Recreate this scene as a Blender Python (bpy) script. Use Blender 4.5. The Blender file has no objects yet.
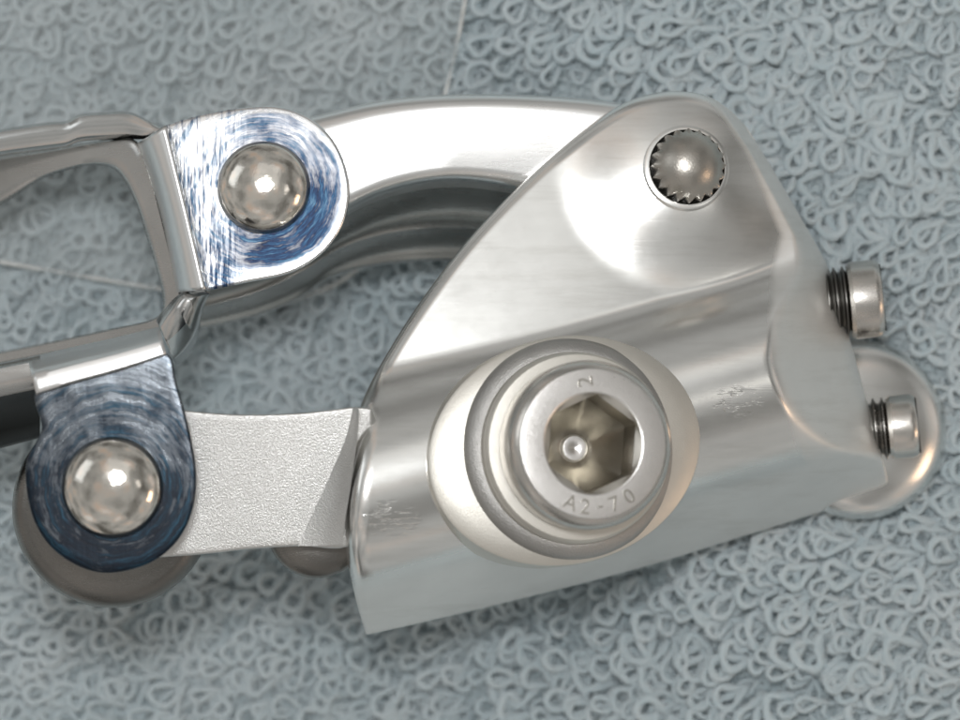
import bpy, bmesh, math, random
import numpy as np
from mathutils import Vector, Matrix

random.seed(7)
rng = np.random.default_rng(11)
sc = bpy.context.scene
sc.unit_settings.system = 'METRIC'
sc.unit_settings.scale_length = 0.01          # 1 unit = 1 cm
R = math.radians

# ------------------------------------------------------------------ camera
PX = 190.0                                    # photograph pixels per cm on the plane z = 0
D = 18.0 * PX                                 # lens to that plane
cam_d = bpy.data.cameras.new('camera'); cam = bpy.data.objects.new('camera', cam_d)
sc.collection.objects.link(cam); sc.camera = cam
cam.location = (0, 0, D / PX)
cam_d.sensor_width = 36.0
cam_d.lens = 18.0 / (480.0 / D)
cam_d.clip_start = 0.5; cam_d.clip_end = 400
cam_d.dof.use_dof = True
cam_d.dof.focus_distance = 18.3
cam_d.dof.aperture_fstop = 0.37
# ------------------------------------------------------------------ world and lamps
w = bpy.data.worlds.new('World'); sc.world = w; w.use_nodes = True
bg = w.node_tree.nodes['Background']
bg.inputs[1].default_value = 1.0
# unseen surroundings: noise patches of bright and dark, added for varied metal reflections
wn = w.node_tree
wt = wn.nodes.new('ShaderNodeTexCoord'); wz = wn.nodes.new('ShaderNodeTexNoise'); wr = wn.nodes.new('ShaderNodeValToRGB')
wz.inputs['Scale'].default_value = 2.3; wz.inputs['Detail'].default_value = 2.5; wz.inputs['Roughness'].default_value = 0.5
wn.links.new(wt.outputs['Generated'], wz.inputs['Vector']); wn.links.new(wz.outputs['Fac'], wr.inputs[0]); wn.links.new(wr.outputs[0], bg.inputs[0])
_el = wr.color_ramp.elements
_st = [(0.34, (0.09, 0.087, 0.08)), (0.44, (0.22, 0.218, 0.208)), (0.51, (0.325, 0.325, 0.315)), (0.58, (0.40, 0.40, 0.385)), (0.64, (0.48, 0.37, 0.30)), (0.70, (0.58, 0.58, 0.57))]
while len(_el) < len(_st): _el.new(0.5)
for _e, (_p, _c) in zip(_el, _st): _e.position = _p; _e.color = (*_c, 1)

def area(name, loc, target, sx, sy, power, col):
    l = bpy.data.lights.new(name, 'AREA'); l.shape = 'RECTANGLE'; l.size = sx; l.size_y = sy
    l.energy = power; l.color = col
    o = bpy.data.objects.new(name, l); sc.collection.objects.link(o)
    o.location = loc
    o.rotation_euler = (Vector(target) - Vector(loc)).to_track_quat('-Z', 'Y').to_euler()
    return o
area('flash_lamp', (-0.6, 3.2, 19.0), (0, 0, -1), 3.6, 2.2, 1280, (0.985, 0.995, 1.0))
area('ceiling_softbox', (3, 16, 40), (0, 0, 0), 24, 26, 620, (1.0, 0.985, 0.955))  # softbox put in for ceiling bounce, shaped so the fin reflects it
area('bolt_fill', (13.5, 1.5, 22), (0, 0, 0), 3.6, 3.6, 42, (1.0, 0.96, 0.90))  # added light, no known source: brightens the bolt face and bar
area('left_fill', (-42, 22, 34), (0, 0, 0), 30, 22, 1500, (0.92, 0.97, 1.0))  # unseen light added on the left for contrast in the metal
area('warm_fill', (34, -10, 15), (0, 0, 0), 9, 9, 750, (1.0, 0.66, 0.42))  # warm light added at the right for orange reflections

vs = sc.view_settings
vs.view_transform = 'Standard'; vs.look = 'None'; vs.exposure = 0.22; vs.gamma = 1.0
vs.use_curve_mapping = False

# ------------------------------------------------------------------ helpers
def P(px, py, z=0.0):
    """photograph pixel + height in pixels -> point in cm (numpy friendly)"""
    px = np.asarray(px, float); py = np.asarray(py, float); z = np.asarray(z, float)
    f = (D - z) / D
    x, y, zz = np.broadcast_arrays((px - 480) * f / PX, (360 - py) * f / PX, z / PX)
    return np.stack([x, y, zz], -1)

def T(px, py):                                # the lean of the whole mechanism on the towel
    return -0.17 * (np.asarray(px, float) - 560) + 0.09 * (np.asarray(py, float) - 450)

def mesh_obj(name, verts, faces, mat, parent=None, angle=35, origin=None):
    me = bpy.data.meshes.new(name)
    v = np.asarray(verts, float).reshape(-1, 3)
    if origin is not None: v = v - np.asarray(origin)
    me.from_pydata(v.tolist(), [], [list(map(int, f)) for f in faces])
    me.update()
    bm = bmesh.new(); bm.from_mesh(me); bmesh.ops.recalc_face_normals(bm, faces=bm.faces); bm.to_mesh(me); bm.free()
    me.shade_smooth()
    if angle < 180: me.set_sharp_from_angle(angle=R(angle))
    if mat: me.materials.append(mat)
    o = bpy.data.objects.new(name, me); sc.collection.objects.link(o)
    if origin is not None: o.location = Vector(origin)
    if parent:
        o.parent = parent
        # parents are unrotated, unscaled: keep world place by subtracting their location
        loc = Vector((0, 0, 0)); p = parent
        while p: loc += p.location; p = p.parent
        o.location = o.location - loc
    return o

def grid_faces(n, m, closed_m=False, off=0):
    f = []
    for i in range(n - 1):
        for j in range(m - (0 if closed_m else 1)):
            k = (j + 1) % m
            f.append((off + i * m + j, off + i * m + k, off + (i + 1) * m + k, off + (i + 1) * m + j))
    return f

def cr(pts, n=8, closed=False):
    """Catmull-Rom through pts (k-dim)"""
    p = np.asarray(pts, float); N = len(p); out = []
    rngi = range(N) if closed else range(N - 1)
    for i in rngi:
        if closed: a, b, c, d = p[i - 1], p[i], p[(i + 1) % N], p[(i + 2) % N]
        else: a, b, c, d = p[max(i - 1, 0)], p[i], p[i + 1], p[min(i + 2, N - 1)]
        for t in np.arange(n) / n:
            out.append(0.5 * ((2 * b) + (c - a) * t + (2 * a - 5 * b + 4 * c - d) * t * t + (3 * b - a - 3 * c + d) * t ** 3))
    if not closed: out.append(p[-1])
    return np.array(out)

def resample(p, n):
    p = np.asarray(p, float); s = np.r_[0, np.cumsum(np.linalg.norm(np.diff(p, axis=0), axis=1))]
    q = np.linspace(0, s[-1], n)
    return np.stack([np.interp(q, s, p[:, k]) for k in range(p.shape[1])], -1)

def inset(poly, d):
    p = np.asarray(poly, float); nx = np.roll(p, -1, 0) - np.roll(p, 1, 0)
    n = np.stack([-nx[:, 1], nx[:, 0]], -1); n /= np.linalg.norm(n, axis=1)[:, None] + 1e-9
    area2 = np.sum(p[:, 0] * np.roll(p[:, 1], -1) - np.roll(p[:, 0], -1) * p[:, 1])
    if area2 < 0: n = -n
    return p + n * d

def slab(name, poly, ztop, thick, bevel, mat, parent, drop=0.0, origin=None, angle=35, dome=0.0):
    """a plate cut to an outline (pixels), rounded at its top edge; ztop is f(px,py)"""
    rings = []
    for k in range(5):
        a = k / 4 * math.pi / 2
        rings.append((inset(poly, bevel * (1 - math.sin(a)) if False else bevel * (1 - math.cos(a))), -bevel * (1 - math.sin(a))))
    V = []; n = len(poly)
    seq = [(inset(poly, drop), -thick)] + rings
    c = np.mean(poly, 0)
    top = rings[-1][0]
    for s in (0.93, 0.8, 0.6, 0.35, 0.12):
        seq.append((c + (top - c) * s, dome * (1 - s * s)))
    for pl, dz in seq:
        V.append(P(pl[:, 0], pl[:, 1], ztop(pl[:, 0], pl[:, 1]) + dz))
    V = np.array(V); F = grid_faces(len(seq), n, True)
    F.append(tuple(range(n))[::-1]); L = (len(seq) - 1) * n
    F.append(tuple(range(L, L + n)))
    return mesh_obj(name, V, F, mat, parent, angle, origin)

def frame_of(axis):
    a = Vector(axis).normalized(); h = Vector((0, 1, 0)) if abs(a.y) < 0.9 else Vector((1, 0, 0))
    u = h.cross(a).normalized(); v = a.cross(u).normalized()
    return np.array(u), np.array(v), np.array(a)

def lathe(name, prof, centre, axis, mat, parent, seg=64, angle=30, origin=None, rmod=None, caps=True):
    """profile [(r,h)] in pixels about an axis through centre (cm)"""
    u, v, a = frame_of(axis); V = []; th = np.arange(seg) / seg * 2 * math.pi
    for i, (r, h) in enumerate(prof):
        rr = r / PX * (np.ones(seg) if rmod is None else rmod(i, th))
        V.append(np.asarray(centre) + np.outer(np.cos(th) * rr, u) + np.outer(np.sin(th) * rr, v) + a * h / PX)
    F = grid_faces(len(prof), seg, True)
    if caps:
        F.append(tuple(range(seg))[::-1]); L = (len(prof) - 1) * seg; F.append(tuple(range(L, L + seg)))
    return mesh_obj(name, np.array(V), F, mat, parent, angle, origin)

def sect(name, rails, mat, parent, n=40, thick=None, angle=40):
    """surface through rails, each a list of (px,py,z); optional thickness"""
    rr = [resample(cr(r, 8), n) for r in rails]
    V = np.array([P(r[:, 0], r[:, 1], r[:, 2]) for r in rr])
    F = grid_faces(len(rr), n)
    o = mesh_obj(name, V, F, mat, parent, angle)
    if thick:
        m = o.modifiers.new('thickness', 'SOLIDIFY'); m.thickness = thick / PX; m.offset = 0
    return o

# ------------------------------------------------------------------ materials
def new_mat(name):
    m = bpy.data.materials.new(name); m.use_nodes = True
    nt = m.node_tree; b = nt.nodes['Principled BSDF']
    return m, nt, b

def nd(nt, t, **kw):
    n = nt.nodes.new(t)
    for k, v in kw.items(): setattr(n, k, v)
    return n

def noise(nt, vec, scale, detail=4, rough=0.55, mapping=None, rot=None):
    if mapping:
        mp = nd(nt, 'ShaderNodeMapping'); mp.inputs['Scale'].default_value = mapping
        if rot: mp.inputs['Rotation'].default_value = rot
        nt.links.new(vec, mp.inputs['Vector']); vec = mp.outputs[0]
    n = nd(nt, 'ShaderNodeTexNoise'); n.inputs['Scale'].default_value = scale
    n.inputs['Detail'].default_value = detail; n.inputs['Roughness'].default_value = rough
    nt.links.new(vec, n.inputs['Vector'])
    return n.outputs['Fac']

def ramp(nt, fac, stops):
    r = nd(nt, 'ShaderNodeValToRGB'); el = r.color_ramp.elements
    while len(el) < len(stops): el.new(0.5)
    for e, (p, c) in zip(el, stops):
        e.position = p; e.color = c if len(c) == 4 else (*c, 1)
    nt.links.new(fac, r.inputs[0]); return r.outputs[0]

def mathn(nt, op, a, b=None, clamp=False):
    m = nd(nt, 'ShaderNodeMath', operation=op); m.use_clamp = clamp
    for i, x in enumerate((a, b)):
        if x is None: continue
        if isinstance(x, (int, float)): m.inputs[i].default_value = x
        else: nt.links.new(x, m.inputs[i])
    return m.outputs[0]

def mixc(nt, fac, a, b):
    m = nd(nt, 'ShaderNodeMix', data_type='RGBA')
    for i, x in ((0, fac), (6, a), (7, b)):
        if isinstance(x, (int, float)): m.inputs[i].default_value = x
        elif isinstance(x, tuple): m.inputs[i].default_value = x if len(x) == 4 else (*x, 1)
        else: nt.links.new(x, m.inputs[i])
    return m.outputs[2]

def bump(nt, b, h, strength, dist=0.01, prev=None):
    n = nd(nt, 'ShaderNodeBump'); n.inputs['Strength'].default_value = strength; n.inputs['Distance'].default_value = dist
    nt.links.new(h, n.inputs['Height'])
    if prev: nt.links.new(prev, n.inputs['Normal'])
    nt.links.new(n.outputs[0], b.inputs['Normal'])
    return n.outputs[0]

def metal(name, col, r0, r1, brush=(3, 60, 3), rot=(0, 0, 0), grain=0.0, scratch=0.12, smudge=0.25, dirt=None):
    m, nt, b = new_mat(name)
    co = nd(nt, 'ShaderNodeTexCoord').outputs['Object']
    b.inputs['Metallic'].default_value = 1.0
    big = noise(nt, co, 1.6, 5)
    fine = noise(nt, co, 1.0, 6, 0.7, brush, rot)
    mix = mathn(nt, 'ADD', mathn(nt, 'MULTIPLY', big, 0.6), mathn(nt, 'MULTIPLY', fine, 0.4))
    rr = nd(nt, 'ShaderNodeMapRange'); rr.inputs[1].default_value = 0.3; rr.inputs[2].default_value = 0.7
    rr.inputs[3].default_value = r0; rr.inputs[4].default_value = r1
    nt.links.new(mix, rr.inputs[0]); nt.links.new(rr.outputs[0], b.inputs['Roughness'])
    dark = tuple(c * (1 - smudge) for c in (dirt or col))
    c = mixc(nt, ramp(nt, big, [(0.35, (0, 0, 0)), (0.75, (1, 1, 1))]), col, dark)
    nt.links.new(c, b.inputs['Base Color'])
    prev = None
    if scratch: prev = bump(nt, b, fine, scratch, 0.004)
    if grain:
        g = noise(nt, co, 130, 2, 0.6)
        bump(nt, b, g, grain, 0.006, prev)
    return m

M_body = metal('polished_aluminium', (0.87, 0.868, 0.85), 0.18, 0.27, (9, 12, 9), (0, 0, R(-16)), scratch=0.03, smudge=0.10)
nt = M_body.node_tree; b = nt.nodes['Principled BSDF']
at_ = nd(nt, 'ShaderNodeAttribute'); at_.attribute_name = 'blasted'
old = b.inputs['Roughness'].links[0].from_socket
mr = nd(nt, 'ShaderNodeMix', data_type='FLOAT'); nt.links.new(at_.outputs['Fac'], mr.inputs[0]); nt.links.new(old, mr.inputs[2]); mr.inputs[3].default_value = 0.52
nt.links.new(mr.outputs[0], b.inputs['Roughness'])
co = nd(nt, 'ShaderNodeTexCoord').outputs['Object']
def bite(cx, cy, rad):
    d = nd(nt, 'ShaderNodeVectorMath', operation='DISTANCE'); nt.links.new(co, d.inputs[0]); d.inputs[1].default_value = (cx, cy, 0)
    sx = nd(nt, 'ShaderNodeVectorMath', operation='MULTIPLY'); nt.links.new(co, sx.inputs[0]); sx.inputs[1].default_value = (1, 1.6, 0.0)
    nt.links.new(sx.outputs[0], d.inputs[0]); d.inputs[1].default_value = (cx, cy * 1.6, 0)
    return mathn(nt, 'MULTIPLY', mathn(nt, 'SUBTRACT', rad, d.outputs['Value']), 16.0, True)
sm = ramp(nt, noise(nt, co, 1.0, 6, 0.68, (1.0, 7.5, 1.0), (0, 0, R(-16))), [(0.50, (0, 0, 0)), (0.74, (1, 1, 1))])
sp_ = ramp(nt, noise(nt, co, 26, 3, 0.6), [(0.70, (0, 0, 0)), (0.78, (1, 1, 1))])
gr = mathn(nt, 'MAXIMUM', mathn(nt, 'MULTIPLY', sm, 0.30), mathn(nt, 'MULTIPLY', sp_, 0.35))
oc = b.inputs['Base Color'].links[0].from_socket
nt.links.new(mixc(nt, gr, oc, (0.50, 0.48, 0.44)), b.inputs['Base Color'])
mk = mathn(nt, 'MAXIMUM', bite(-0.47, -0.83, 0.17), bite(1.37, -0.22, 0.15))
c1 = ramp(nt, noise(nt, co, 1.0, 2, 0.5, (9, 42, 1), (0, 0, R(38))), [(0.55, (0, 0, 0)), (0.62, (1, 1, 1))])
c2 = ramp(nt, noise(nt, co, 1.0, 2, 0.5, (9, 42, 1), (0, 0, R(-50))), [(0.58, (0, 0, 0)), (0.64, (1, 1, 1))])
cut = mathn(nt, 'MULTIPLY', mathn(nt, 'MAXIMUM', c1, c2), mk)
hair = ramp(nt, noise(nt, co, 1.0, 3, 0.6, (0.7, 95, 0.7), (0, 0, R(-24))), [(0.60, (0, 0, 0)), (0.68, (1, 1, 1))])
hair2 = ramp(nt, noise(nt, co, 1.0, 3, 0.6, (0.7, 90, 0.7), (0, 0, R(52))), [(0.63, (0, 0, 0)), (0.70, (1, 1, 1))])
hh = mathn(nt, 'ADD', mathn(nt, 'MULTIPLY', mathn(nt, 'ADD', hair, hair2), 0.03), cut)
pn = b.inputs['Normal'].links[0].from_socket
bn = nd(nt, 'ShaderNodeBump'); bn.invert = True; bn.inputs['Strength'].default_value = 0.28; bn.inputs['Distance'].default_value = 0.006
nt.links.new(hh, bn.inputs['Height']); nt.links.new(pn, bn.inputs['Normal']); nt.links.new(bn.outputs[0], b.inputs['Normal'])
M_arm = metal('satin_aluminium', (0.90, 0.90, 0.895), 0.25, 0.34, (5, 60, 5), grain=0.05, scratch=0.08, smudge=0.06)
M_blast = metal('blasted_aluminium', (0.74, 0.735, 0.72), 0.33, 0.46, (20, 20, 20), grain=0.6, scratch=0.0, smudge=0.10)
M_turn = metal('turned_aluminium', (0.74, 0.715, 0.66), 0.38, 0.52, (30, 30, 30), grain=0.18, scratch=0.05, smudge=0.15)
M_rough = metal('rough_steel', (0.50, 0.49, 0.475), 0.34, 0.5, (30, 30, 30), grain=0.6, scratch=0.1, smudge=0.3)
M_steel = metal('stainless_steel', (0.72, 0.69, 0.65), 0.16, 0.30, (20, 50, 20), grain=0.12, scratch=0.10, smudge=0.2)
M_head = metal('bolt_face_steel', (0.82, 0.80, 0.78), 0.24, 0.36, (40, 40, 40), grain=0.22, scratch=0.10, smudge=0.15)
M_dome = metal('burnished_steel', (0.80, 0.76, 0.70), 0.05, 0.15, (7, 7, 7), grain=0.03, scratch=0.55, smudge=0.35)
M_dark = metal('dark_steel', (0.26, 0.25, 0.235), 0.20, 0.36, (6, 30, 6), grain=0.25, scratch=0.15, smudge=0.45)
M_socket = metal('socket_steel', (0.63, 0.59, 0.51), 0.25, 0.42, (12, 12, 12), grain=0.10, scratch=0.2, smudge=0.55)
M_chrome = metal('chrome_plate', (0.70, 0.70, 0.69), 0.10, 0.22, (4, 40, 4), scratch=0.10, smudge=0.15)
M_plate = metal('satin_plate', (0.58, 0.58, 0.57), 0.20, 0.34, (3, 40, 3), (0, 0, R(80)), scratch=0.12, smudge=0.25)
M_under_shade = metal('shaded_arm_metal', (0.56, 0.545, 0.52), 0.20, 0.36, (4, 50, 4), scratch=0.12, smudge=0.4)  # arm metal darkened: the shade under the arm is put into the colour
M_pin = metal('pin_steel', (0.50, 0.475, 0.435), 0.24, 0.38, (30, 30, 30), grain=0.2, scratch=0.2, smudge=0.35)
M_black, nt_, b_ = new_mat('near_black')
b_.inputs['Base Color'].default_value = (0.006, 0.006, 0.005, 1); b_.inputs['Roughness'].default_value = 0.2; b_.inputs['Specular IOR Level'].default_value = 0.12  # near-black colour; in the pin gap and screw slots it stands for shade

def ink_metal(name, bias, seed, light):
    """steel ear with layout-blue ink rubbed through in arcs round the rivet; object origin = rivet centre"""
    m, nt, b = new_mat(name)
    co = nd(nt, 'ShaderNodeTexCoord').outputs['Object']
    s = nd(nt, 'ShaderNodeSeparateXYZ'); nt.links.new(co, s.inputs[0])
    x, y = s.outputs[0], s.outputs[1]
    r = mathn(nt, 'SQRT', mathn(nt, 'ADD', mathn(nt, 'MULTIPLY', x, x), mathn(nt, 'MULTIPLY', y, y)))
    th = mathn(nt, 'ARCTAN2', y, x)
    wob = noise(nt, co, 6, 3)
    cb = nd(nt, 'ShaderNodeCombineXYZ')
    nt.links.new(mathn(nt, 'MULTIPLY', th, 0.9), cb.inputs[0])
    nt.links.new(mathn(nt, 'ADD', mathn(nt, 'MULTIPLY', r, 26), mathn(nt, 'MULTIPLY', wob, 1.6)), cb.inputs[1])
    cb.inputs[2].default_value = seed
    arcs = noise(nt, cb.outputs[0], 1.6, 7, 0.72)
    scr = noise(nt, co, 1.0, 5, 0.75, (60, 5, 5), (0, 0, R(6)))     # up-and-down scraping
    patch = noise(nt, co, 5.5, 5, 0.65)
    k = mathn(nt, 'ADD', mathn(nt, 'MULTIPLY', arcs, 0.8), mathn(nt, 'MULTIPLY', patch, 0.55))
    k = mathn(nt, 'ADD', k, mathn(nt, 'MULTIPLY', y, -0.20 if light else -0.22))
    if light:
        left = mathn(nt, 'MULTIPLY', mathn(nt, 'MULTIPLY', mathn(nt, 'SUBTRACT', mathn(nt, 'MULTIPLY', wob, 0.12), mathn(nt, 'ADD', x, 0.14)), 5.0, True), mathn(nt, 'MULTIPLY', mathn(nt, 'SUBTRACT', scr, 0.40), -1.6))
        k = mathn(nt, 'ADD', k, left)
        rim = mathn(nt, 'MULTIPLY', mathn(nt, 'MAXIMUM', mathn(nt, 'SUBTRACT', mathn(nt, 'ADD', r, mathn(nt, 'MULTIPLY', wob, 0.06)), 0.43), 0.0), -7.0)
        k = mathn(nt, 'ADD', k, mathn(nt, 'MULTIPLY', rim, mathn(nt, 'MULTIPLY', mathn(nt, 'ADD', x, 0.2), 5.0, True)))
    ink = ramp(nt, mathn(nt, 'ADD', k, bias), [(0.44, (0, 0, 0)), (0.58, (0.55, 0.55, 0.55)), (0.78, (1, 1, 1))])
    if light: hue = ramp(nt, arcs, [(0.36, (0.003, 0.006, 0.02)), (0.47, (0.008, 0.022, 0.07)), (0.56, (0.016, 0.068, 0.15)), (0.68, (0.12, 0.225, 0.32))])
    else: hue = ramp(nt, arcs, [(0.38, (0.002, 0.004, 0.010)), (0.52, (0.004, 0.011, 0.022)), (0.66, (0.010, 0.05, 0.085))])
    bare = (0.86, 0.87, 0.88) if light else (0.38, 0.42, 0.46)  # lower ear's bare steel is darker: its dark reflection put into the colour
    nt.links.new(mixc(nt, ink, bare, hue), b.inputs['Base Color'])
    mm = nd(nt, 'ShaderNodeMapRange'); mm.inputs[3].default_value = 1.0; mm.inputs[4].default_value = 0.55
    nt.links.new(ink, mm.inputs[0]); nt.links.new(mm.outputs[0], b.inputs['Metallic'])
    rm = nd(nt, 'ShaderNodeMapRange'); rm.inputs[3].default_value = 0.20; rm.inputs[4].default_value = 0.42 if light else 0.30
    nt.links.new(ink, rm.inputs[0]); nt.links.new(rm.outputs[0], b.inputs['Roughness'])
    p = bump(nt, b, arcs, 0.18, 0.006)
    bump(nt, b, scr, 0.16, 0.005, p)
    return m
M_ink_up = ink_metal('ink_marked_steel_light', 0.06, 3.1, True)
M_ink_lo = ink_metal('ink_marked_steel_shaded', 0.11, 8.4, False)

def yarn_mat(name, c0, c1, sheen):
    m, nt, b = new_mat(name)
    co = nd(nt, 'ShaderNodeTexCoord').outputs['Object']
    n1 = noise(nt, co, 1.3, 4); n2 = noise(nt, co, 40, 3, 0.7)
    f = mathn(nt, 'ADD', mathn(nt, 'MULTIPLY', n1, 0.5), mathn(nt, 'MULTIPLY', n2, 0.5))
    nt.links.new(ramp(nt, f, [(0.36, c0), (0.64, c1)]), b.inputs['Base Color'])
    b.inputs['Roughness'].default_value = 0.95
    b.inputs['Specular IOR Level'].default_value = 0.1
    b.inputs['Sheen Weight'].default_value = sheen
    b.inputs['Sheen Roughness'].default_value = 0.5
    tl = nd(nt, 'ShaderNodeBsdfTranslucent'); mx = nd(nt, 'ShaderNodeMixShader'); mx.inputs[0].default_value = 0.33
    nt.links.new(b.inputs['Base Color'].links[0].from_socket, tl.inputs[0])
    out = [n for n in nt.nodes if n.type == 'OUTPUT_MATERIAL'][0]
    nt.links.new(b.outputs[0], mx.inputs[1]); nt.links.new(tl.outputs[0], mx.inputs[2]); nt.links.new(mx.outputs[0], out.inputs[0])
    bump(nt, b, n2, 0.6, 0.02)
    return m
M_loop = yarn_mat('terry_yarn', (0.63, 0.74, 0.78), (0.79, 0.855, 0.88), 1.0)
M_weave = yarn_mat('weave_yarn', (0.62, 0.73, 0.77), (0.77, 0.84, 0.865), 0.5)
M_base = yarn_mat('towel_backing', (0.60, 0.71, 0.75), (0.73, 0.81, 0.835), 0.2)

m, nt, b = new_mat('clear_film')
out = [n for n in nt.nodes if n.type == 'OUTPUT_MATERIAL'][0]
tr = nd(nt, 'ShaderNodeBsdfTransparent'); tr.inputs[0].default_value = (0.99, 0.99, 0.99, 1)
b.inputs['Base Color'].default_value = (0.85, 0.87, 0.85, 1); b.inputs['Roughness'].default_value = 0.5; b.inputs['Specular IOR Level'].default_value = 0.2
ms = nd(nt, 'ShaderNodeMixShader'); ms.inputs[0].default_value = 0.065
nt.links.new(tr.outputs[0], ms.inputs[1]); nt.links.new(b.outputs[0], ms.inputs[2]); nt.links.new(ms.outputs[0], out.inputs[0])
M_film = m
m, nt, b = new_mat('film_crease')
out = [n for n in nt.nodes if n.type == 'OUTPUT_MATERIAL'][0]
tr = nd(nt, 'ShaderNodeBsdfTransparent')
b.inputs['Base Color'].default_value = (0.85, 0.86, 0.84, 1); b.inputs['Roughness'].default_value = 0.2
ms = nd(nt, 'ShaderNodeMixShader')
co = nd(nt, 'ShaderNodeTexCoord').outputs['Object']
nt.links.new(ramp(nt, noise(nt, co, 5, 3), [(0.42, (0.15,) * 3), (0.6, (0.9,) * 3)]), ms.inputs[0])
nt.links.new(tr.outputs[0], ms.inputs[1]); nt.links.new(b.outputs[0], ms.inputs[2]); nt.links.new(ms.outputs[0], out.inputs[0])
M_crease = m

# ================================================================== TOWEL
def sstep(a, b, x):
    t = np.clip((np.asarray(x, float) - a) / (b - a), 0, 1); return t * t * (3 - 2 * t)
def towel_z(x, y):
    """height (px) of the towel under table coordinates x,y (px, y up)"""
    return (-430 + 125 * sstep(-180, 330, x + 0.15 * y) + 7 * np.sin(x / 150 + 1.0) * np.sin(y / 120 + 0.4)
            + 5 * np.sin((x + y) / 70.0))

towel = bpy.data.objects.new('towel', None); sc.collection.objects.link(towel)
towel['label'] = 'pale blue-grey terry cloth towel lying under the metal mechanism'
towel['category'] = 'towel'

gx = np.linspace(-1500, 1500, 161); gy = np.linspace(-1300, 1300, 141)
X, Y = np.meshgrid(gx, gy)
Z = towel_z(X, Y) - 6
mesh_obj('backing_cloth', np.stack([X, Y, Z], -1).reshape(-1, 3) / PX, grid_faces(len(gy), len(gx)), M_base, towel, 180)

ROT = R(-13)                                   # run of the loop rows
cR, sR = math.cos(ROT), math.sin(ROT)
def rot2(a, b): return a * cR - b * sR, a * sR + b * cR

def big_mesh(name, V, F, mat, parent, smooth=True):
    me = bpy.data.meshes.new(name)
    V = np.ascontiguousarray(V, dtype=np.float32); F = np.ascontiguousarray(F, dtype=np.int32)
    me.vertices.add(len(V)); me.vertices.foreach_set('co', V.ravel())
    me.loops.add(F.size); me.loops.foreach_set('vertex_index', F.ravel())
    me.polygons.add(len(F)); me.polygons.foreach_set('loop_start', np.arange(len(F), dtype=np.int32) * 4)
    me.polygons.foreach_set('loop_total', np.full(len(F), 4, dtype=np.int32))
    me.update(calc_edges=True); me.validate()
    if smooth: me.shade_smooth()
    me.materials.append(mat)
    o = bpy.data.objects.new(name, me); sc.collection.objects.link(o); o.parent = parent
    return o

def tubes(C, Rad, sides, twist=0.0, lobes=0.0, closed=False):
    """C (k,n,3) centre lines, Rad (k,n) radii -> verts, quads"""
    k, n, _ = C.shape
    t = np.gradient(C, axis=1); t /= np.linalg.norm(t, axis=2, keepdims=True) + 1e-9
    up = np.zeros_like(t); up[..., 2] = 1
    a = np.cross(t, up); ln = np.linalg.norm(a, axis=2, keepdims=True)
    a = np.where(ln < 1e-3, np.array([1.0, 0, 0]), a / (ln + 1e-9)); b = np.cross(a, t)
    th = np.arange(sides) / sides * 2 * math.pi
    s = np.arange(n)[None, :, None] * twist
    rad = Rad[..., None] * (1 + lobes * np.cos(2 * (th[None, None, :] - s)))
    V = C[:, :, None, :] + rad[..., None] * (np.cos(th)[None, None, :, None] * a[:, :, None, :] + np.sin(th)[None, None, :, None] * b[:, :, None, :])
    i = np.arange(n - 1)[:, None]; j = np.arange(sides)[None, :]; j2 = (j + 1) % sides
    q = np.stack(np.broadcast_arrays(i * sides + j, i * sides + j2, (i + 1) * sides + j2, (i + 1) * sides + j), -1).reshape(-1, 4)
    F = (q[None] + (np.arange(k) * n * sides)[:, None, None]).reshape(-1, 4)
    return V.reshape(-1, 3), F

# woven ground between the loop rows
sp = 9.5
def weave(vertical):
    L, Wd = (470, 640) if vertical else (640, 470)
    lanes = np.arange(-Wd, Wd, sp) ; st = np.arange(-L, L + 1, sp / 2)
    A, B = np.meshgrid(lanes, st, indexing='ij')
    par = (np.round((A + Wd) / sp) % 2) * 2 - 1
    ph = np.cos(B / sp * math.pi) * par * (1 if vertical else -1)
    A = A + rng.normal(0, 0.7, A.shape) + rng.normal(0, 1.0, (len(lanes), 1))
    x, y = (A, B) if vertical else (B, A)
    x, y = rot2(x, y)
    z = towel_z(x, y) - 1 + 2.6 * ph
    C = np.stack([x, y, z], -1) / PX
    return tubes(C, np.full(A.shape, 2.7 if vertical else 2.5) / PX * rng.uniform(0.8, 1.15, A.shape), 5)
for vert, nm in ((True, 'warp_yarns'), (False, 'weft_yarns')):
    V, F = weave(vert)
    o = big_mesh(nm, V, F, M_weave, towel); o['kind'] = 'stuff'

# terry loops
def loop_curve(L, W, h, lean, n, kink):
    t = np.linspace(0, 1, n); a = 2 * math.pi * t
    x = L * (0.5 - 0.5 * np.cos(a))
    y = W * 0.80 * np.sin(a) * np.sin(a / 2) ** kink
    y = y + (t - 0.5) * 2.0 + lean * x
    z = -4 + (h + 4) * np.sin(a / 2) ** 0.45 + 2.4 * np.cos(a / 2)
    return np.stack([x, y, z], -1)

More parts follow.
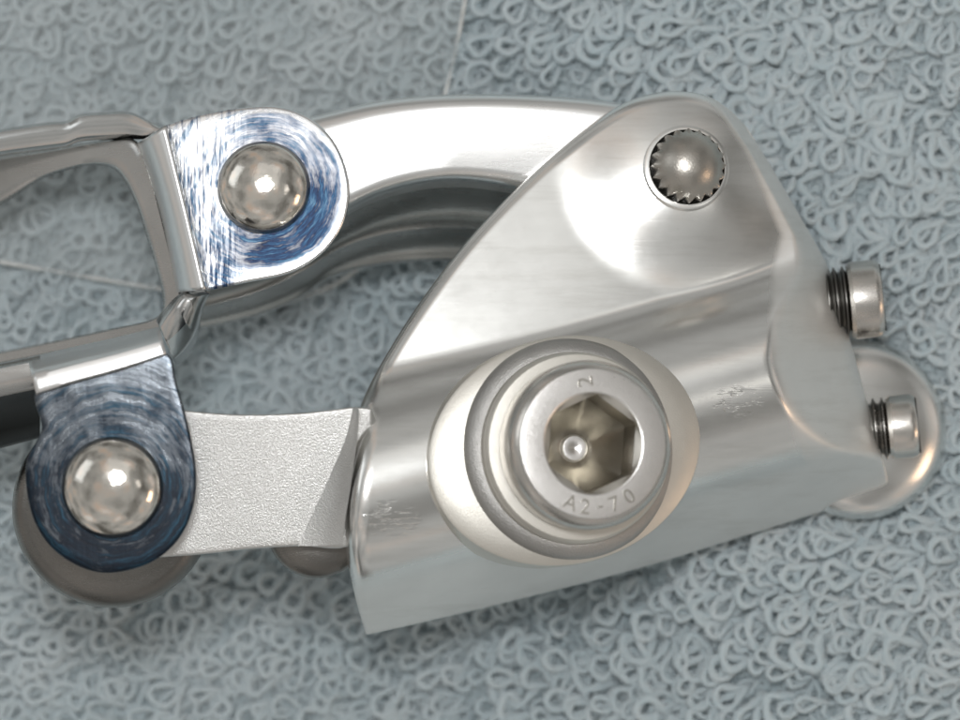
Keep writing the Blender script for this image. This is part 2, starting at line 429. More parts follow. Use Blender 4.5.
NS = 24
spots = []
row_gap, col_gap = 30.0, 12.6
for i, ry in enumerate(np.arange(-520, 521, row_gap)):
    for cx in np.arange(-700, 701, col_gap):
        a = cx + rng.normal(0, 4.5) + (i % 2) * 8; b = ry + rng.normal(0, 2.6) + 5 * math.sin(cx / 90.0 + i)
        x, y = rot2(a, b)
        if abs(x) > 640 or abs(y) > 500: continue
        bare = math.sin(x / 63.0 + 0.8 * math.sin(y / 50.0)) * math.sin(y / 47.0 + 1.3) + rng.normal(0, 0.25)
        if bare > 0.85: continue
        spots.append((x, y))
spots = np.array(spots); K = len(spots)
Ls = rng.uniform(24, 45, K); Ws = rng.uniform(15, 24, K) * (0.75 + Ls / 120); hs = rng.uniform(7, 22, K)
leans = rng.normal(0, 0.12, K); kinks = rng.uniform(1.3, 3.0, K)
phis = np.radians(np.where(rng.random(K) < 0.9, rng.normal(0, 24, K) + np.where(spots[:, 1] > 0, 226, 204), rng.uniform(0, 360, K)))
rads = rng.uniform(3.0, 4.1, K)
zs = towel_z(spots[:, 0], spots[:, 1])

# the 300 loops that show clearest: on the right, in focus and uncovered
xv = spots[:, 0] * D / (D - zs); yv = spots[:, 1] * D / (D - zs)
px_, py_ = 480 + xv, 360 - yv
free = (px_ > 8) & (px_ < 955) & (py_ > 5) & (py_ < 715) & (
    ((px_ > 640 + np.clip(py_ - 60, 0, 1e4) * 0.75) & (py_ < 270)) | ((px_ > 905) & (py_ < 560)) | ((py_ > 655 - 0.27 * (px_ - 366)) & (px_ > 480)) | ((py_ < 80) & (px_ > 560)))
idx = np.where(free)[0]
idx = idx[np.argsort(-(Ls[idx] * Ws[idx] + 0.35 * px_[idx]))][:300]
single = np.zeros(K, bool); single[idx] = True

variants = []
for v in range(14):
    C = loop_curve(35 * (0.75 + 0.04 * v), 23 * (1.15 - 0.025 * v), 13 + v * 0.7, rng.normal(0, 0.12), NS, 1.3 + 0.11 * v)
    C = C + rng.normal(0, 0.35, C.shape)
    V, F = tubes(C[None] / PX, np.full((1, NS), 3.8 / PX), 8, 0.75, 0.24)
    o = big_mesh('yarn_loop_shape', V, F, M_loop, None); variants.append(o.data); bpy.data.objects.remove(o)
for n_, q in enumerate(idx):
    o = bpy.data.objects.new('yarn_loop', variants[n_ % 14]); sc.collection.objects.link(o); o.parent = towel
    o.location = (spots[q, 0] / PX, spots[q, 1] / PX, zs[q] / PX)
    s = Ls[q] / (35 * (0.75 + 0.04 * (n_ % 14))); s = min(max(s, 0.8), 1.25)
    o.scale = (s, s * (1 if rng.random() < 0.5 else -1), 1)
    o.rotation_euler = (rng.normal(0, 0.12), rng.normal(0, 0.12), phis[q])
rest = np.where(~single)[0]
Cs = []
for q in rest:
    C = loop_curve(Ls[q], Ws[q], hs[q], leans[q], NS, kinks[q]) + rng.normal(0, 0.35, (NS, 3))
    if rng.random() < 0.5: C[:, 1] *= -1
    c, s = math.cos(phis[q]), math.sin(phis[q])
    x = C[:, 0] * c - C[:, 1] * s; y = C[:, 0] * s + C[:, 1] * c
    Cs.append(np.stack([x + spots[q, 0], y + spots[q, 1], C[:, 2] + zs[q] - 2], -1) / PX)
Cs = np.array(Cs)
V, F = tubes(Cs, np.repeat((rads[rest] / PX)[:, None], NS, 1), 7, 0.75, 0.2)
o = big_mesh('loop_pile', V, F, M_loop, towel); o['kind'] = 'stuff'

# short under-pile crowding the gaps
Ku = 1700; nu = 17
ux = rng.uniform(-640, 640, Ku); uy = rng.uniform(-500, 500, Ku); uz = towel_z(ux, uy); Cu = []
for q in range(Ku):
    C = loop_curve(rng.uniform(16, 30), rng.uniform(11, 18), rng.uniform(2, 6), rng.normal(0, 0.2), nu, rng.uniform(1.0, 2.4))
    ph = rng.normal(3.9, 0.9); c, s_ = math.cos(ph), math.sin(ph)
    Cu.append(np.stack([C[:, 0] * c - C[:, 1] * s_ + ux[q], C[:, 0] * s_ + C[:, 1] * c + uy[q], C[:, 2] + uz[q]], -1) / PX)
V, F = tubes(np.array(Cu), np.full((Ku, nu), 3.2 / PX), 5)
o = big_mesh('under_pile', V, F, M_loop, towel); o['kind'] = 'stuff'
# loose fibres standing off the yarn
allC = Cs.reshape(-1, 3); nf = 85000
pk = rng.integers(0, len(allC), nf); p0 = allC[pk]
dv = rng.normal(0, 1, (nf, 3)); dv /= np.linalg.norm(dv, axis=1)[:, None]; dv2 = rng.normal(0, 1, (nf, 3)); dv2 /= np.linalg.norm(dv2, axis=1)[:, None]
ln = rng.uniform(7, 15, (nf, 1)) / PX
p1 = p0 + dv * ln * 0.6; p2 = p1 + (dv * 0.6 + dv2 * 0.7) * ln * 0.5
wv = np.cross(dv, np.array([0, 0, 1.0])); wv /= np.linalg.norm(wv, axis=1)[:, None] + 1e-6; wv *= 0.42 / PX
Vfz = np.stack([p0 - wv, p0 + wv, p1 - wv, p1 + wv, p2 - wv * 0.4, p2 + wv * 0.4], 1).reshape(-1, 3)
o6 = (np.arange(nf) * 6)[:, None]
Ffz = np.vstack([o6 + np.array([0, 1, 3, 2]), o6 + np.array([2, 3, 5, 4])])
o = big_mesh('fibre_fuzz', Vfz, Ffz, M_loop, towel); o['kind'] = 'stuff'

# ------------------------------------------------------------------ clear film on the towel
film_edge = cr([(-260, 215), (0, 262), (155, 288), (255, 303), (300, 298), (345, 279), (385, 240), (425, 170), (445, 95), (457, 45), (465, 0), (492, -150)], 10)
def film_z(px, py):
    x = (np.asarray(px, float) - 480) * 1.115; y = (360 - np.asarray(py, float)) * 1.115
    return towel_z(x, y) + 37 + 3 * np.sin(x / 60.0) * np.sin(y / 45.0)
Mf = len(film_edge); rows = []
cor = np.array([-260.0, -150.0])
for s in np.linspace(0, 1, 40):
    rows.append(cor + (film_edge - cor) * s)
rows = np.array(rows)
fz = film_z(rows[..., 0], rows[..., 1])
film = mesh_obj('plastic_film', P(rows[..., 0], rows[..., 1], fz), grid_faces(40, Mf), M_film, None, 180)
md = film.modifiers.new('thickness', 'SOLIDIFY'); md.thickness = 0.004
film['label'] = 'clear plastic sheet spread over the towel behind the left end of the mechanism'
film['category'] = 'plastic sheet'
fe = resample(film_edge, 160)
Cc = P(fe[:, 0], fe[:, 1], film_z(fe[:, 0], fe[:, 1]) + 1)
V, F = tubes(Cc[None], np.full((1, 160), 2.2 / PX), 6)
big_mesh('edge_crease', V, F, M_crease, film)

# ================================================================== FRONT DERAILLEUR
dr = bpy.data.objects.new('front_derailleur', None); sc.collection.objects.link(dr)
dr.location = (0.4, 0, -1.4)
dr['label'] = 'polished aluminium bicycle front derailleur with large socket bolt and blue-inked rivet ears'
dr['category'] = 'bicycle derailleur'

# ---------------- body
sil = []
def seg(pts, n=10): return cr(pts, n)[:-1]
sil_left = cr([(366, 634), (355, 596), (346, 548), (347, 490), (357, 420), (368, 388), (392, 345), (425, 295), (470, 237), (525, 180), (580, 132), (620, 105), (650, 94), (680, 91), (712, 98), (742, 122), (766, 158), (800, 216), (829, 270), (850, 340), (869, 408), (886, 472)], 14)
sil_bot = cr([(886, 472), (886, 487), (868, 497), (830, 509), (760, 531), (640, 568), (500, 604), (380, 632), (366, 634)], 12)
sil = np.concatenate([sil_left[:-1], sil_bot[:-1]])
sil = resample(np.vstack([sil, sil[:1]]), 421)[:-1]

def seg_dist(px, py, poly, closed=True):
    a = poly; b = np.roll(poly, -1, 0) if closed else poly[1:]
    if not closed: a = poly[:-1]
    best = np.full(px.shape, 1e9)
    for (ax, ay), (bx, by) in zip(a, b):
        dx, dy = bx - ax, by - ay; l2 = dx * dx + dy * dy + 1e-9
        t = np.clip(((px - ax) * dx + (py - ay) * dy) / l2, 0, 1)
        best = np.minimum(best, np.hypot(px - ax - t * dx, py - ay - t * dy))
    return best
def smax(a, b, k): 
    h = np.clip(0.5 + 0.5 * (a - b) / k, 0, 1); return b + (a - b) * h + k * h * (1 - h)
def smin(a, b, k): return -smax(-a, -b, k)

right_line = cr([(712, 80), (742, 122), (766, 158), (800, 216), (829, 270), (850, 340), (869, 408), (890, 487), (915, 580)], 4)
left_line = cr([(375, 680), (366, 634), (355, 596), (346, 548), (347, 490), (357, 420)], 4)
def body_z(px, py, d):
    dx, dy = px - 366, py - 634
    w_ = -(dx * 0.27 + dy * 0.963)
    # bar
    c, Rr = 142.0, 104.0
    q = w_ - c
    cyl = np.sqrt(np.maximum(Rr * Rr - np.clip(q, -96, 82) ** 2, 1)) - Rr
    over = np.maximum(np.where(q < 0, -q - 96, q - 82), 0)
    zb = cyl - over * np.where(q < 0, 2.9, 1.15)
    # fin
    q2 = px - (598 + (340 - py) * 0.42)
    zf = -52 - 0.08 * (w_ - 225) - 0.0002 * q2 ** 2
    zf = zf - 2.8 * np.maximum(0, 165 - w_)
    r = np.hypot(px - 692, py - 179)
    zboss = -36 - 0.0028 * r ** 2
    zf = smax(zf, zboss, 24)
    z = smax(zf, zb, 13)
    # right flank
    e = seg_dist(px, py, right_line, False)
    wd = np.interp(py, [90, 150, 235, 275, 320, 360, 440, 520], [14, 15, 27, 55, 74, 80, 80, 72])
    fl = -112 + e * 112 / wd
    z = smin(z, fl, 12)
    # left end rounding
    el = seg_dist(px, py, left_line, False)
    rl = 24.0
    z = z - np.where((el < rl) & (w_ < 230), rl - np.sqrt(np.maximum(rl * rl - (rl - np.minimum(el, rl)) ** 2, 0)), 0) * 0.9
    re = 13.0
    z = z - np.where(d < re, re - np.sqrt(np.maximum(re * re - (re - d) ** 2, 0)), 0)
    return z, w_

c0 = np.array([585.0, 400.0]); NB = len(sil)
ts = np.r_[np.linspace(0.02, 0.80, 90), np.linspace(0.805, 0.97, 46), np.linspace(0.973, 1.0, 14)]
Vb = []
for t in ts:
    p = c0 + (sil - c0) * t
    d = seg_dist(p[:, 0], p[:, 1], sil) if t < 0.9999 else np.zeros(NB)
    z, w_ = body_z(p[:, 0], p[:, 1], d)
    Vb.append(P(p[:, 0], p[:, 1], z + T(p[:, 0], p[:, 1])))
zedge, wedge = z, w_
deep = np.where(wedge > 235, zedge - 26, -185.0)
deep = np.minimum(deep, zedge - 12)
for f, ins in ((0.5, 0.5), (1.0, 1.5)):
    p = inset(sil, ins)
    Vb.append(P(p[:, 0], p[:, 1], zedge * (1 - f) + deep * f + T(sil[:, 0], sil[:, 1])))
p = c0 + (sil - c0) * 0.9
Vb.append(P(p[:, 0], p[:, 1], deep + T(p[:, 0], p[:, 1])))
Fb = grid_faces(len(Vb), NB, True)
Fb.append(tuple(range(NB))[::-1]); L_ = (len(Vb) - 1) * NB; Fb.append(tuple(range(L_, L_ + NB)))
body = mesh_obj('clamp_body', np.array(Vb), Fb, M_body, dr, 60)
# bead-blasted end face and under-side: a finish mask carried by the vertices
vc = np.empty(len(body.data.vertices) * 3); body.data.vertices.foreach_get('co', vc); vc = vc.reshape(-1, 3)
fz_ = D - vc[:, 2] * PX
cpx = 480 + vc[:, 0] * PX * D / fz_; cpy = 360 - vc[:, 1] * PX * D / fz_
w_ = -((cpx - 366) * 0.27 + (cpy - 634) * 0.963)
e_ = seg_dist(cpx, cpy, right_line, False)
wd_ = np.interp(cpy, [90, 150, 235, 275, 320, 360, 440, 520], [14, 15, 27, 55, 74, 80, 80, 72])
mask = np.maximum(1 - sstep(38, 60, w_), 1 - sstep(wd_ - 7, wd_ + 3, e_))
at = body.data.attributes.new('blasted', 'FLOAT', 'POINT'); at.data.foreach_set('value', mask.astype(np.float32))
body['label'] = 'polished triangular aluminium clamp body'

# ---------------- axis of the bolt: square to the leaning body
ax = Vector((0.17, 0.09, 1.0)); ax = Vector((0.24, 0.09, 1.0)).normalized()
AX = np.array(ax)
def on(px, py, z): return P(px, py, z)
base = P(566, 450, 4 + float(T(566, 450)))

# seat pad (oval, square to the bolt)
def oval(nm, rings, mat, parent, rotd, cen, axis, seg=96, angle=25):
    u, v, a = frame_of(axis); V = []
    th = np.arange(seg) / seg * 2 * math.pi; cr_, sr_ = math.cos(rotd), math.sin(rotd)
    for (ra, rb, h) in rings:
        ex, ey = np.cos(th) * ra / PX, np.sin(th) * rb / PX
        x = ex * cr_ - ey * sr_; y = ex * sr_ + ey * cr_
        V.append(np.asarray(cen) + np.outer(x, u) + np.outer(y, v) + a * h / PX)
    F = grid_faces(len(rings), seg, True); F.append(tuple(range(seg))[::-1]); L = (len(rings) - 1) * seg
    F.append(tuple(range(L, L + seg)))
    return mesh_obj(nm, np.array(V), F, mat, parent, angle)
pad_ax = Vector((0.19, 0.09, 1.0)).normalized()
pad = oval('bolt_seat', [(141, 114, -70), (141, 114, -7), (140, 113, -4), (137.5, 110.5, -2.5), (122, 99, 1.0), (108, 90, 3.2), (100, 84, 4), (60, 60, 4)], M_turn, dr, R(14), base + np.array([0, 0, 5]) / PX, pad_ax)
cw = base + AX * (6 / PX) + np.array([5, 1, 0]) / PX
lathe('spherical_washer', [(96, -4), (96, 10), (95, 14), (92.5, 17), (92, 19), (94, 21), (94, 24), (92, 26), (85, 27), (70, 27)], cw, ax, M_turn, dr, 96, 25, caps=False)
lathe('seat_ring', [(112, -8), (110, 1), (106, 5), (100, 9), (94, 10), (90, 9)], cw - AX * (2 / PX), ax, M_rough, dr, 96, 40, caps=False)
cbt = cw + AX * (26 / PX)
bolt_h = 52
bolt = lathe('clamp_bolt', [(78, 0), (82, 2), (83, 6), (83, bolt_h - 14), (81, bolt_h - 7), (77, bolt_h - 2), (74, bolt_h)], cbt, ax, M_steel, dr, 96, 25, caps=False)
bolt['label'] = 'stainless socket head bolt stamped A2-70'
# face ring with hexagonal socket
u_, v_, a_ = frame_of(ax)
topc = cbt + AX * (bolt_h / PX)
segN = 96; th = np.arange(segN) / segN * 2 * math.pi
hexrot = R(24)
def hexr(t, r):                               # r = across corners / 2
    a = (t - hexrot) % (math.pi / 3) - math.pi / 6
    return r * math.cos(math.pi / 6) / np.cos(a)
def ringpts(rad, h, sh=(0, 0)):
    return topc + np.outer(np.cos(th) * rad / PX, u_) + np.outer(np.sin(th) * rad / PX, v_) + AX * h / PX
Vf = np.array([ringpts(74, -0.2), ringpts(73, 0.6), ringpts(72, 0.8), ringpts(51, 0.8), ringpts(49.5, 0.2)])
mesh_obj('bolt_face', Vf, grid_faces(5, segN, True), M_head, bolt, 20)
Vc_ = [ringpts(49.5, 0.2), ringpts(np.minimum(49.0, hexr(th, 49.6) + 3.2), -1.8), ringpts(hexr(th, 49.3), -4.5)]
mesh_obj('socket_chamfer', np.array(Vc_), grid_faces(3, segN, True), M_turn, bolt, 30)
Vs = [ringpts(hexr(th, 49.3), -4.5), ringpts(hexr(th, 49.0), -44), ringpts(hexr(th, 47), -46), ringpts(hexr(th, 40) * 0.5 + 18, -54), ringpts(24, -66), ringpts(14, -76), ringpts(12.5, -77)]
sk = mesh_obj('hex_socket', np.array(Vs), grid_faces(len(Vs), segN, True), M_socket, bolt, 22)
lathe('socket_dimple', [(14.5, -80), (14, -72), (12, -69.5), (8, -69), (4, -70), (1, -71)], topc, ax, M_head, bolt, 32, 40)

# stamped lettering
def text_mesh(ch):
    cu = bpy.data.curves.new('stamp', 'FONT'); cu.body = ch; cu.size = 1.0; cu.extrude = 0.02; cu.align_x = 'CENTER'; cu.align_y = 'CENTER'
    cu.resolution_u = 3
    o = bpy.data.objects.new('stamp', cu); sc.collection.objects.link(o)
    dg = bpy.context.evaluated_depsgraph_get(); dg.update()
    me = bpy.data.meshes.new_from_object(o.evaluated_get(dg))
    bpy.data.objects.remove(o)
    v = np.array([x.co[:] for x in me.vertices]); f = [list(p.vertices) for p in me.polygons]
    bpy.data.meshes.remove(me)
    c = (v.max(0) + v.min(0)) / 2; v[:, :2] -= c[:2]
    return v, f
def stamp(nm, items, mat):
    V = []; F = []; o_ = 0
    for ch, ang, rad, rot, size, dxy in items:
        v, f = text_mesh(ch)
        p = v[:, :2] * size; c, s = math.cos(rot), math.sin(rot)
        x = p[:, 0] * c - p[:, 1] * s + math.cos(ang) * rad + dxy[0]; y = p[:, 0] * s + p[:, 1] * c + math.sin(ang) * rad + dxy[1]
        # world aligned x right, y up on the tilted face
        ex = Vector((1, 0, 0)); ex = (ex - ax * ex.dot(ax)).normalized(); ey = ax.cross(ex)
        pt = topc + np.outer(x / PX, np.array(ex)) + np.outer(y / PX, np.array(ey)) + np.outer(0.5 / PX + (v[:, 2] / 0.02) * 1.5 / PX, AX)
        V.append(pt); F += [[i + o_ for i in q] for q in f]; o_ += len(v)
    return mesh_obj(nm, np.vstack(V), F, mat, bolt, 30)
items = []
for ch, dg_ in zip('A2-70', (-112, -98, -84, -70, -55)):
    a = R(dg_); items.append((ch, a, 62.0, a + math.pi / 2, 21.0, (0, 0)))
stamp('stamped_grade', items, M_pin)
stamp('stamped_mark', [('2', R(98), 61.0, R(98) - math.pi / 2 + math.pi / 2, 22.0, (0, 0))], M_pin)

# ---------------- knurled pivot pin in the fin
pc = P(687, 167, -33.5 + float(T(690, 175)))
pax = Vector((0.17, 0.12, 1)).normalized(); hax = Vector((0.14, 0.17, 1)).normalized()
lathe('pin_hole', [(45, -20), (44, -0.4), (41, 0.6), (39.5, 0.6), (39, 0.2), (39, -18)], pc, hax, M_body, dr, 64, 30, caps=False)
lathe('hole_shadow_gap', [(39.3, -0.6), (39.3, 0.3), (20, 0.3)], pc, hax, M_black, dr, 48, 30)  # black disc put in as the shade round the pin
def kn(i, th):
    return np.ones(len(th)) * (1 + (0.045 * np.sign(np.sin(th * 20)) if i < 4 else 0))
def kn2(i, th):
    tri = np.abs(((th * 20 / (2 * math.pi)) % 1) - 0.5) * 2
    return 1 + (0.13 * (tri - 0.5) if i < 3 else 0)
lathe('knurled_pivot_pin', [(36.2, -18), (36.2, 9), (35.6, 13), (33.8, 15), (30.5, 19), (26, 23.5), (19, 28), (11, 31), (4, 32), (1, 32)], pc, pax, M_pin, dr, 160, 28, rmod=kn2)

# ---------------- upper link arm
def az(px): return np.interp(px, [200, 330, 480, 640], [-84, -88, -98, -115])
Atop = [(200, 150), (250, 130), (310, 117), (380, 101), (450, 94.5), (540, 95.5), (625, 104), (700, 125)]
Blow = [(215, 275), (270, 255), (330, 220), (385, 193), (445, 181), (505, 186), (560, 200), (620, 225)]
Cbot = [(196, 330), (250, 318), (297, 300), (328, 279), (375, 266), (445, 261), (520, 266), (600, 285)]
na = 70
A_ = resample(cr(Atop), na); B_ = resample(cr(Blow), na); C_ = resample(cr(Cbot), na)
prof = []
za = np.array([float(az(x)) for x in A_[:, 0]])
def row(base_, other, f, dz): 
    p = base_ + (other - base_) * f; return P(p[:, 0], p[:, 1], za + dz)
rows = [row(A_, B_, 0.0, -120), row(A_, B_, 0.0, -26), row(A_, B_, 0.012, -15), row(A_, B_, 0.045, -7), row(A_, B_, 0.10, -2.5), row(A_, B_, 0.16, -0.8)]
rows += [row(A_, B_, f, 0.7 * math.sin(math.pi * (f - .16) / .74) - 0.8 - 2 * max(0, f - 0.7)) for f in (0.25, 0.35, 0.45, 0.55, 0.65, 0.75, 0.83, 0.9)]
rows += [row(A_, B_, 0.94, -4.2), row(A_, B_, 0.975, -8), row(A_, B_, 1.0, -15)]
rows += [row(B_, C_, f, dz) for f, dz in ((0.03, -30), (0.08, -54), (0.18, -80), (0.33, -104), (0.45, -116), (0.52, -119), (0.58, -120), (0.61, -128), (0.68, -146), (0.8, -164), (0.9, -174), (0.95, -176), (0.98, -180), (1.0, -192))]
rows.append(row(B_, C_, 0.97, -208))
nt_rows = 19
arm = mesh_obj('link_arm', np.array(rows[:nt_rows]), grid_faces(nt_rows, na), M_arm, dr, 50)
under = mesh_obj('arm_underside', np.array(rows[nt_rows - 1:]), grid_faces(len(rows) - nt_rows + 1, na), M_under_shade, arm, 50)
arm['label'] = 'bright curved upper link arm'

# ---------------- outer cage ear (upper) with its bend
uc = P(264, 188, float(az(264)) + 22)
def ear_z(px, py): return az(264) + 25 + 0.03 * (np.asarray(px) - 264) + 0.10 * (np.asarray(py) - 188)
ear = np.vstack([cr([(166, 125), (200, 115), (240, 108), (276, 106.5), (308, 117), (334, 141), (348, 176), (348, 208), (337, 236), (316, 259), (288, 274), (250, 282), (206, 291)], 6)])
ear = resample(np.vstack([ear, [[186, 208]], ear[:1]]), 161)[:-1]
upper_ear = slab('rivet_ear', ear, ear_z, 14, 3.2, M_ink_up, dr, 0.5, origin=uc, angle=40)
upper_ear['label'] = 'upper ear smeared with blue layout ink'
# bend strip rolled from ear down to the cage plate
e0 = cr([(166.5, 125.5), (176, 165), (187, 210), (197, 252), (206, 290)], 8)
e1 = cr([(139, 143), (150, 172), (162, 212), (172, 255), (179, 292)], 8)
st = []
ez = float(ear_z(190, 200))
for f, dz in ((0.0, -1.5), (0.15, -2.2), (0.3, -4), (0.45, -8), (0.6, -14), (0.75, -24), (0.88, -38), (1.0, -62)):
    p = e0 + (e1 - e0) * f
    st.append([(x, y, float(ear_z(x, y)) + dz) for x, y in p])
bend = sect('ear_bend', st, M_arm, upper_ear, 40, 5)

# ---------------- cage plate with window
def cz(px, py): return ez - 45 - 1.05 * np.clip(172 - np.asarray(px, float) + 0.22 * (np.asarray(py, float) - 200), 0, 400) ** 0.93
outer = [(-110, 182), (-60, 168), (0, 156), (45, 150), (85, 143), (115, 139), (136, 141), (149, 168), (161, 210), (171, 252), (181, 296), (170, 326), (120, 340), (60, 352), (0, 364), (-60, 376), (-110, 386)]
inner = [(-110, 255), (-60, 232), (0, 205), (40, 180), (75, 168), (98, 165), (117, 172), (134, 200), (146, 235), (156, 268), (163, 300), (155, 318), (110, 329), (60, 340), (0, 352), (-60, 364), (-110, 373)]
ou = cr(outer, 6); inn = cr(inner, 6)
cols = []
for f in (0, 0.12, 0.35, 0.65, 0.88, 1.0):
    p = ou + (inn - ou) * f
    dz = -4 if f in (0, 1.0) else 0
    cols.append(P(p[:, 0], p[:, 1], cz(p[:, 0], p[:, 1]) + dz))
cage = mesh_obj('cage_plate', np.array(cols), grid_faces(6, len(ou)), M_plate, dr, 50)
md = cage.modifiers.new('thickness', 'SOLIDIFY'); md.thickness = 7 / PX; md.offset = -1
cage['label'] = 'chromed cage side plate with an open window'
# rolled lip along its upper edge
def lip(f, dz):
    top = [(-110, 152), (-60, 141), (0, 129.5), (45, 122.5), (66, 121), (80, 114), (105, 112), (128, 111.5), (146, 119), (162, 128)]
    bot = [(-110, 182), (-60, 168), (0, 156), (45, 150), (66, 147), (80, 142), (105, 140), (128, 139), (144, 139), (160, 133)]
    return [(a[0] + (b[0] - a[0]) * f, a[1] + (b[1] - a[1]) * f, (float(cz(95, 140)) + 22 - 0.16 * (95 - a[0]) + dz) if f < 0.99 else float(cz(b[0], b[1]))) for a, b in zip(top, bot)]
sect('cage_lip', [lip(0, -30), lip(0.02, -10), lip(0.1, -3), lip(0.3, -0.5), lip(0.6, 0.5), lip(0.82, -1), lip(0.94, -7), lip(0.98, -16), lip(1.0, -24)], M_chrome, cage, 60, None, 40)

# twisted strap between the two ears
strap = [[(158, 321, -18), (164, 312, -10), (176, 298, 0), (188, 291, 4), (205, 290, 6)],
         [(162, 330, -8), (170, 321, -2), (182, 308, 6), (194, 298, 8), (210, 293, 8)],
         [(166, 341, -6), (175, 334, -2), (186, 322, 2), (196, 308, 0), (206, 297, -2)],
         [(171, 355, -22), (179, 348, -22), (189, 337, -22), (197, 322, -24), (201, 304, -26)],
         [(175, 364, -60), (183, 358, -60), (192, 346, -60), (198, 330, -60), (199, 310, -60)]]
strap = [[(x, y, z + float(ear_z(190, 300)) - 32) for x, y, z in r] for r in strap]
sect('cage_strap', strap, M_chrome, cage, 30, 4, 60)

# ---------------- lower ear (inner cage side)
lc = P(114, 487, -14 + float(T(114, 487)))
def low_z(px, py): return -22 + T(114, 487) + 0.02 * (np.asarray(px) - 114) + 0.02 * (np.asarray(py) - 487)
lo = cr([(36, 392), (80, 379), (120, 368), (166, 353), (177, 384), (188, 425), (196, 470), (193, 508), (178, 540), (150, 563), (110, 573), (78, 566), (50, 546), (33, 518), (26, 485), (27, 458), (37, 440), (42, 425)], 7, True)
lo = resample(np.vstack([lo, lo[:1]]), 161)[:-1]
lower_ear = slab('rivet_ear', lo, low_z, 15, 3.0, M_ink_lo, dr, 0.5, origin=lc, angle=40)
lower_ear['label'] = 'lower ear with blue ink, darkened by a painted-in dark reflection'
b0 = [(36, 392.5), (80, 379.5), (120, 368.5), (166, 353.5)]
b1 = [(28, 360), (75, 349), (115, 340), (160, 329)]
lz = float(low_z(100, 380)); rl_ = []
for f, dz in ((-0.04, -1.5), (0.05, 0.3), (0.15, -0.1), (0.25, -0.55), (0.35, -1.0), (0.45, -1.7), (0.55, -6), (0.7, -22), (0.85, -50), (1.0, -90)):
    rl_.append([(a[0] + (b[0] - a[0]) * f, a[1] + (b[1] - a[1]) * f, lz + dz) for a, b in zip(b0, b1)])
sect('ear_bend', rl_, M_arm, lower_ear, 30, 5)
# the cage rail running out of the frame to the left
rail = []
for y0, y1, z in ((358, 372, -70), (359, 373, -58), (363, 377, -52), (375, 389, -51), (386, 400, -54), (391, 405, -60), (396, 410, -74), (408, 422, -100), (425, 440, -130), (438, 455, -146), (441, 459, -170)):
    rail.append([(40, y0 - 3, z + lz), (28, y0, z + lz), (-40, y1, z + lz - 6), (-110, y1 + 16, z + lz - 14)])
ro = sect('cage_rail', rail[:6], M_plate, cage, 30, None, 40)
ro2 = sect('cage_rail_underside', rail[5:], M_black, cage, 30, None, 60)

# ---------------- lower link (blasted) and bushes
def lkz(px, py): return -46 + T(240, 480) - 0.14 * (np.asarray(py, float) - 480) - 0.06 * (np.asarray(px, float) - 250)
lk = cr([(150, 406), (190, 411), (240, 414.5), (300, 413), (353, 407)], 8)
lk2 = cr([(372, 500), (350, 545), (300, 546), (250, 549), (205, 554), (165, 557), (120, 560)], 8)
lkp = resample(np.vstack([lk, [[372, 408]], lk2, [[110, 500], [130, 420]], lk[:1]]), 141)[:-1]
link = slab('link_plate', lkp, lkz, 60, 2.5, M_blast, dr, 2, angle=40)
link['label'] = 'sand-blasted lower link plate'
# rising flare of the link where it enters the body
fl = [[(353, 407, 1), (345, 440, 1), (326, 485, 1), (312, 515, 1), (298, 546, 1)],
      [(356, 407, 6), (349, 440, 7), (336, 485, 7), (325, 515, 7), (316, 546, 6)],
      [(358, 408, 14), (353, 440, 15), (344, 485, 15), (336, 515, 15), (330, 545, 14)],
      [(359, 410, 15), (357, 440, 20), (351, 485, 24), (346, 515, 24), (342, 544, 22)]]
fl = [[(x, y, float(lkz(x, y)) + z) for x, y, z in r] for r in fl]
sect('link_flare', fl, M_blast, link, 24, None, 60)
dax = Vector((0.06, 0.03, 1))
lathe('pivot_bush', [(60, -40), (98, -40), (101, -34), (101, -16), (98, -6), (92, 2), (84, 6), (40, 8)], P(112, 508, lz - 76), dax, M_dark, dr, 96, 40)
lathe('pivot_bush', [(30, -40), (48, -40), (51, -34), (51, -10), (48, -2), (40, 3), (20, 4)], P(317, 528, lz - 95), dax, M_dark, dr, 64, 40)

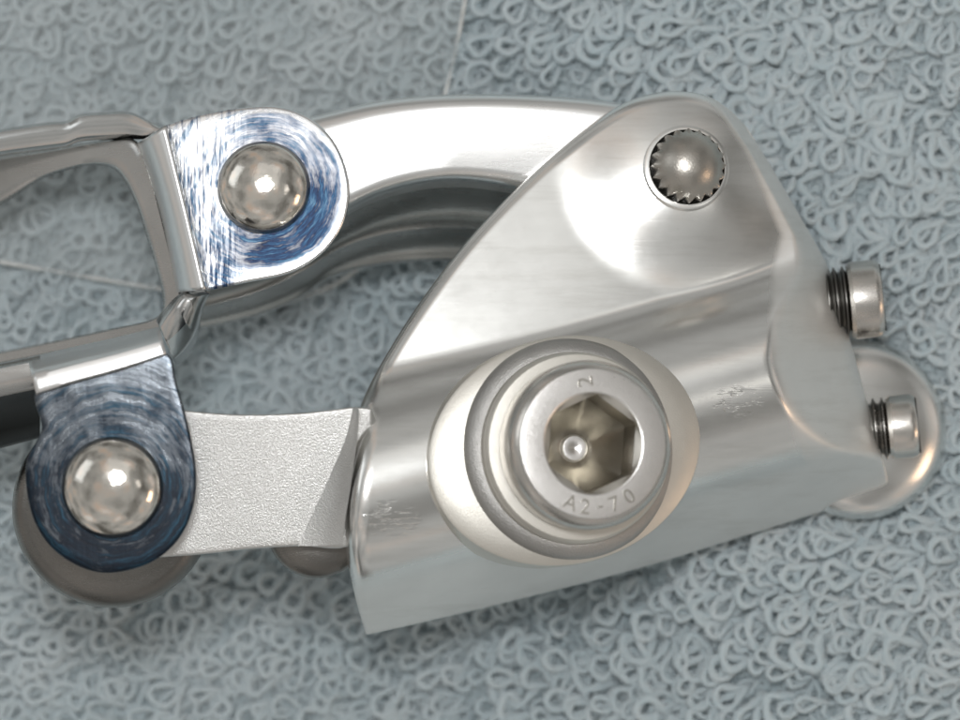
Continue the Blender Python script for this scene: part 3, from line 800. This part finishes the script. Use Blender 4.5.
# ---------------- rivets
def dome(nm, c, r, hgt, lab):
    prof = [(r, -14), (r, 1.5)]
    for k in range(1, 15):
        a = k / 14 * math.pi / 2
        prof.append((r * math.cos(a) ** 0.9 if k < 14 else 0.8, 1.5 + hgt * math.sin(a)))
    o = lathe(nm, prof, c, Vector((0.03, 0.02, 1)), M_dome, dr, 80, 60); o['label'] = lab; return o
dome('rivet', P(264, 188, float(ear_z(264, 188)) + 0.5), 47.5, 26, 'domed steel rivet in the upper ear')
dome('rivet', P(113, 487, float(low_z(113, 487)) + 0.5), 50, 28, 'domed steel rivet in the lower ear')

# ---------------- limit screws on the right flank
def screw(cx, cy, z, r, ln, thr, ax_, lab):
    a = Vector(ax_).normalized(); c = P(cx, cy, z)
    head = lathe('limit_screw', [(r * 0.55, -1), (r * 0.93, 0), (r, 4), (r, ln - 7), (r * 0.97, ln - 3), (r * 0.90, ln), (r * 0.3, ln + 1.5)], c, a, M_steel, dr, 72, 30)
    head['label'] = lab
    pr = []; n = 4; pitch = 9.0
    for k in range(n + 3):
        h = -pitch * (n + 3 - k)
        pr += [(thr - 6, h), (thr - 5, h + 2.2), (thr, h + 4.2), (thr, h + 5.4), (thr - 5, h + 7.6)]
    pr.append((thr - 6, -0.5))
    lathe('screw_thread', pr, c, a, M_dark, head, 56, 25)
    # slot across the head: raised black bar, its shade put into the colour
    u, v, an = frame_of(a)
    hw, hl, h0, h1 = r * 0.16, r * 0.86, ln + 0.4, ln + 2.0
    pts = [np.array(c) + (u * sx * hw + v * sy * hl + an * h) / PX for h in (h0, h1) for sx, sy in ((-1, -1), (1, -1), (1, 1), (-1, 1))]
    mesh_obj('screw_slot', np.array(pts), [(0, 3, 2, 1), (4, 5, 6, 7), (0, 1, 5, 4), (1, 2, 6, 5), (2, 3, 7, 6), (3, 0, 4, 7)], M_black, head, 30)
    return head
screw(849, 301, -188, 41, 34, 37, (1, 0.10, 0.06), 'upper limit screw')
screw(888, 428, -196, 34, 30, 33, (1, 0.10, 0.10), 'lower limit screw')

# ---------------- rounded lug below the right end
lz2 = -245.0
lc2 = (866, 429)
lathe('rounded_lug', [(74, -50), (90, -46), (96, -36), (96.5, -26), (94, -17), (88, -9), (80, -4), (66, 0), (45, 3), (24, 5), (3, 6)], P(lc2[0], lc2[1], lz2), Vector((0.16, 0.05, 1)), M_body, dr, 96, 60)['label'] = 'polished rounded lug below the limit screws'
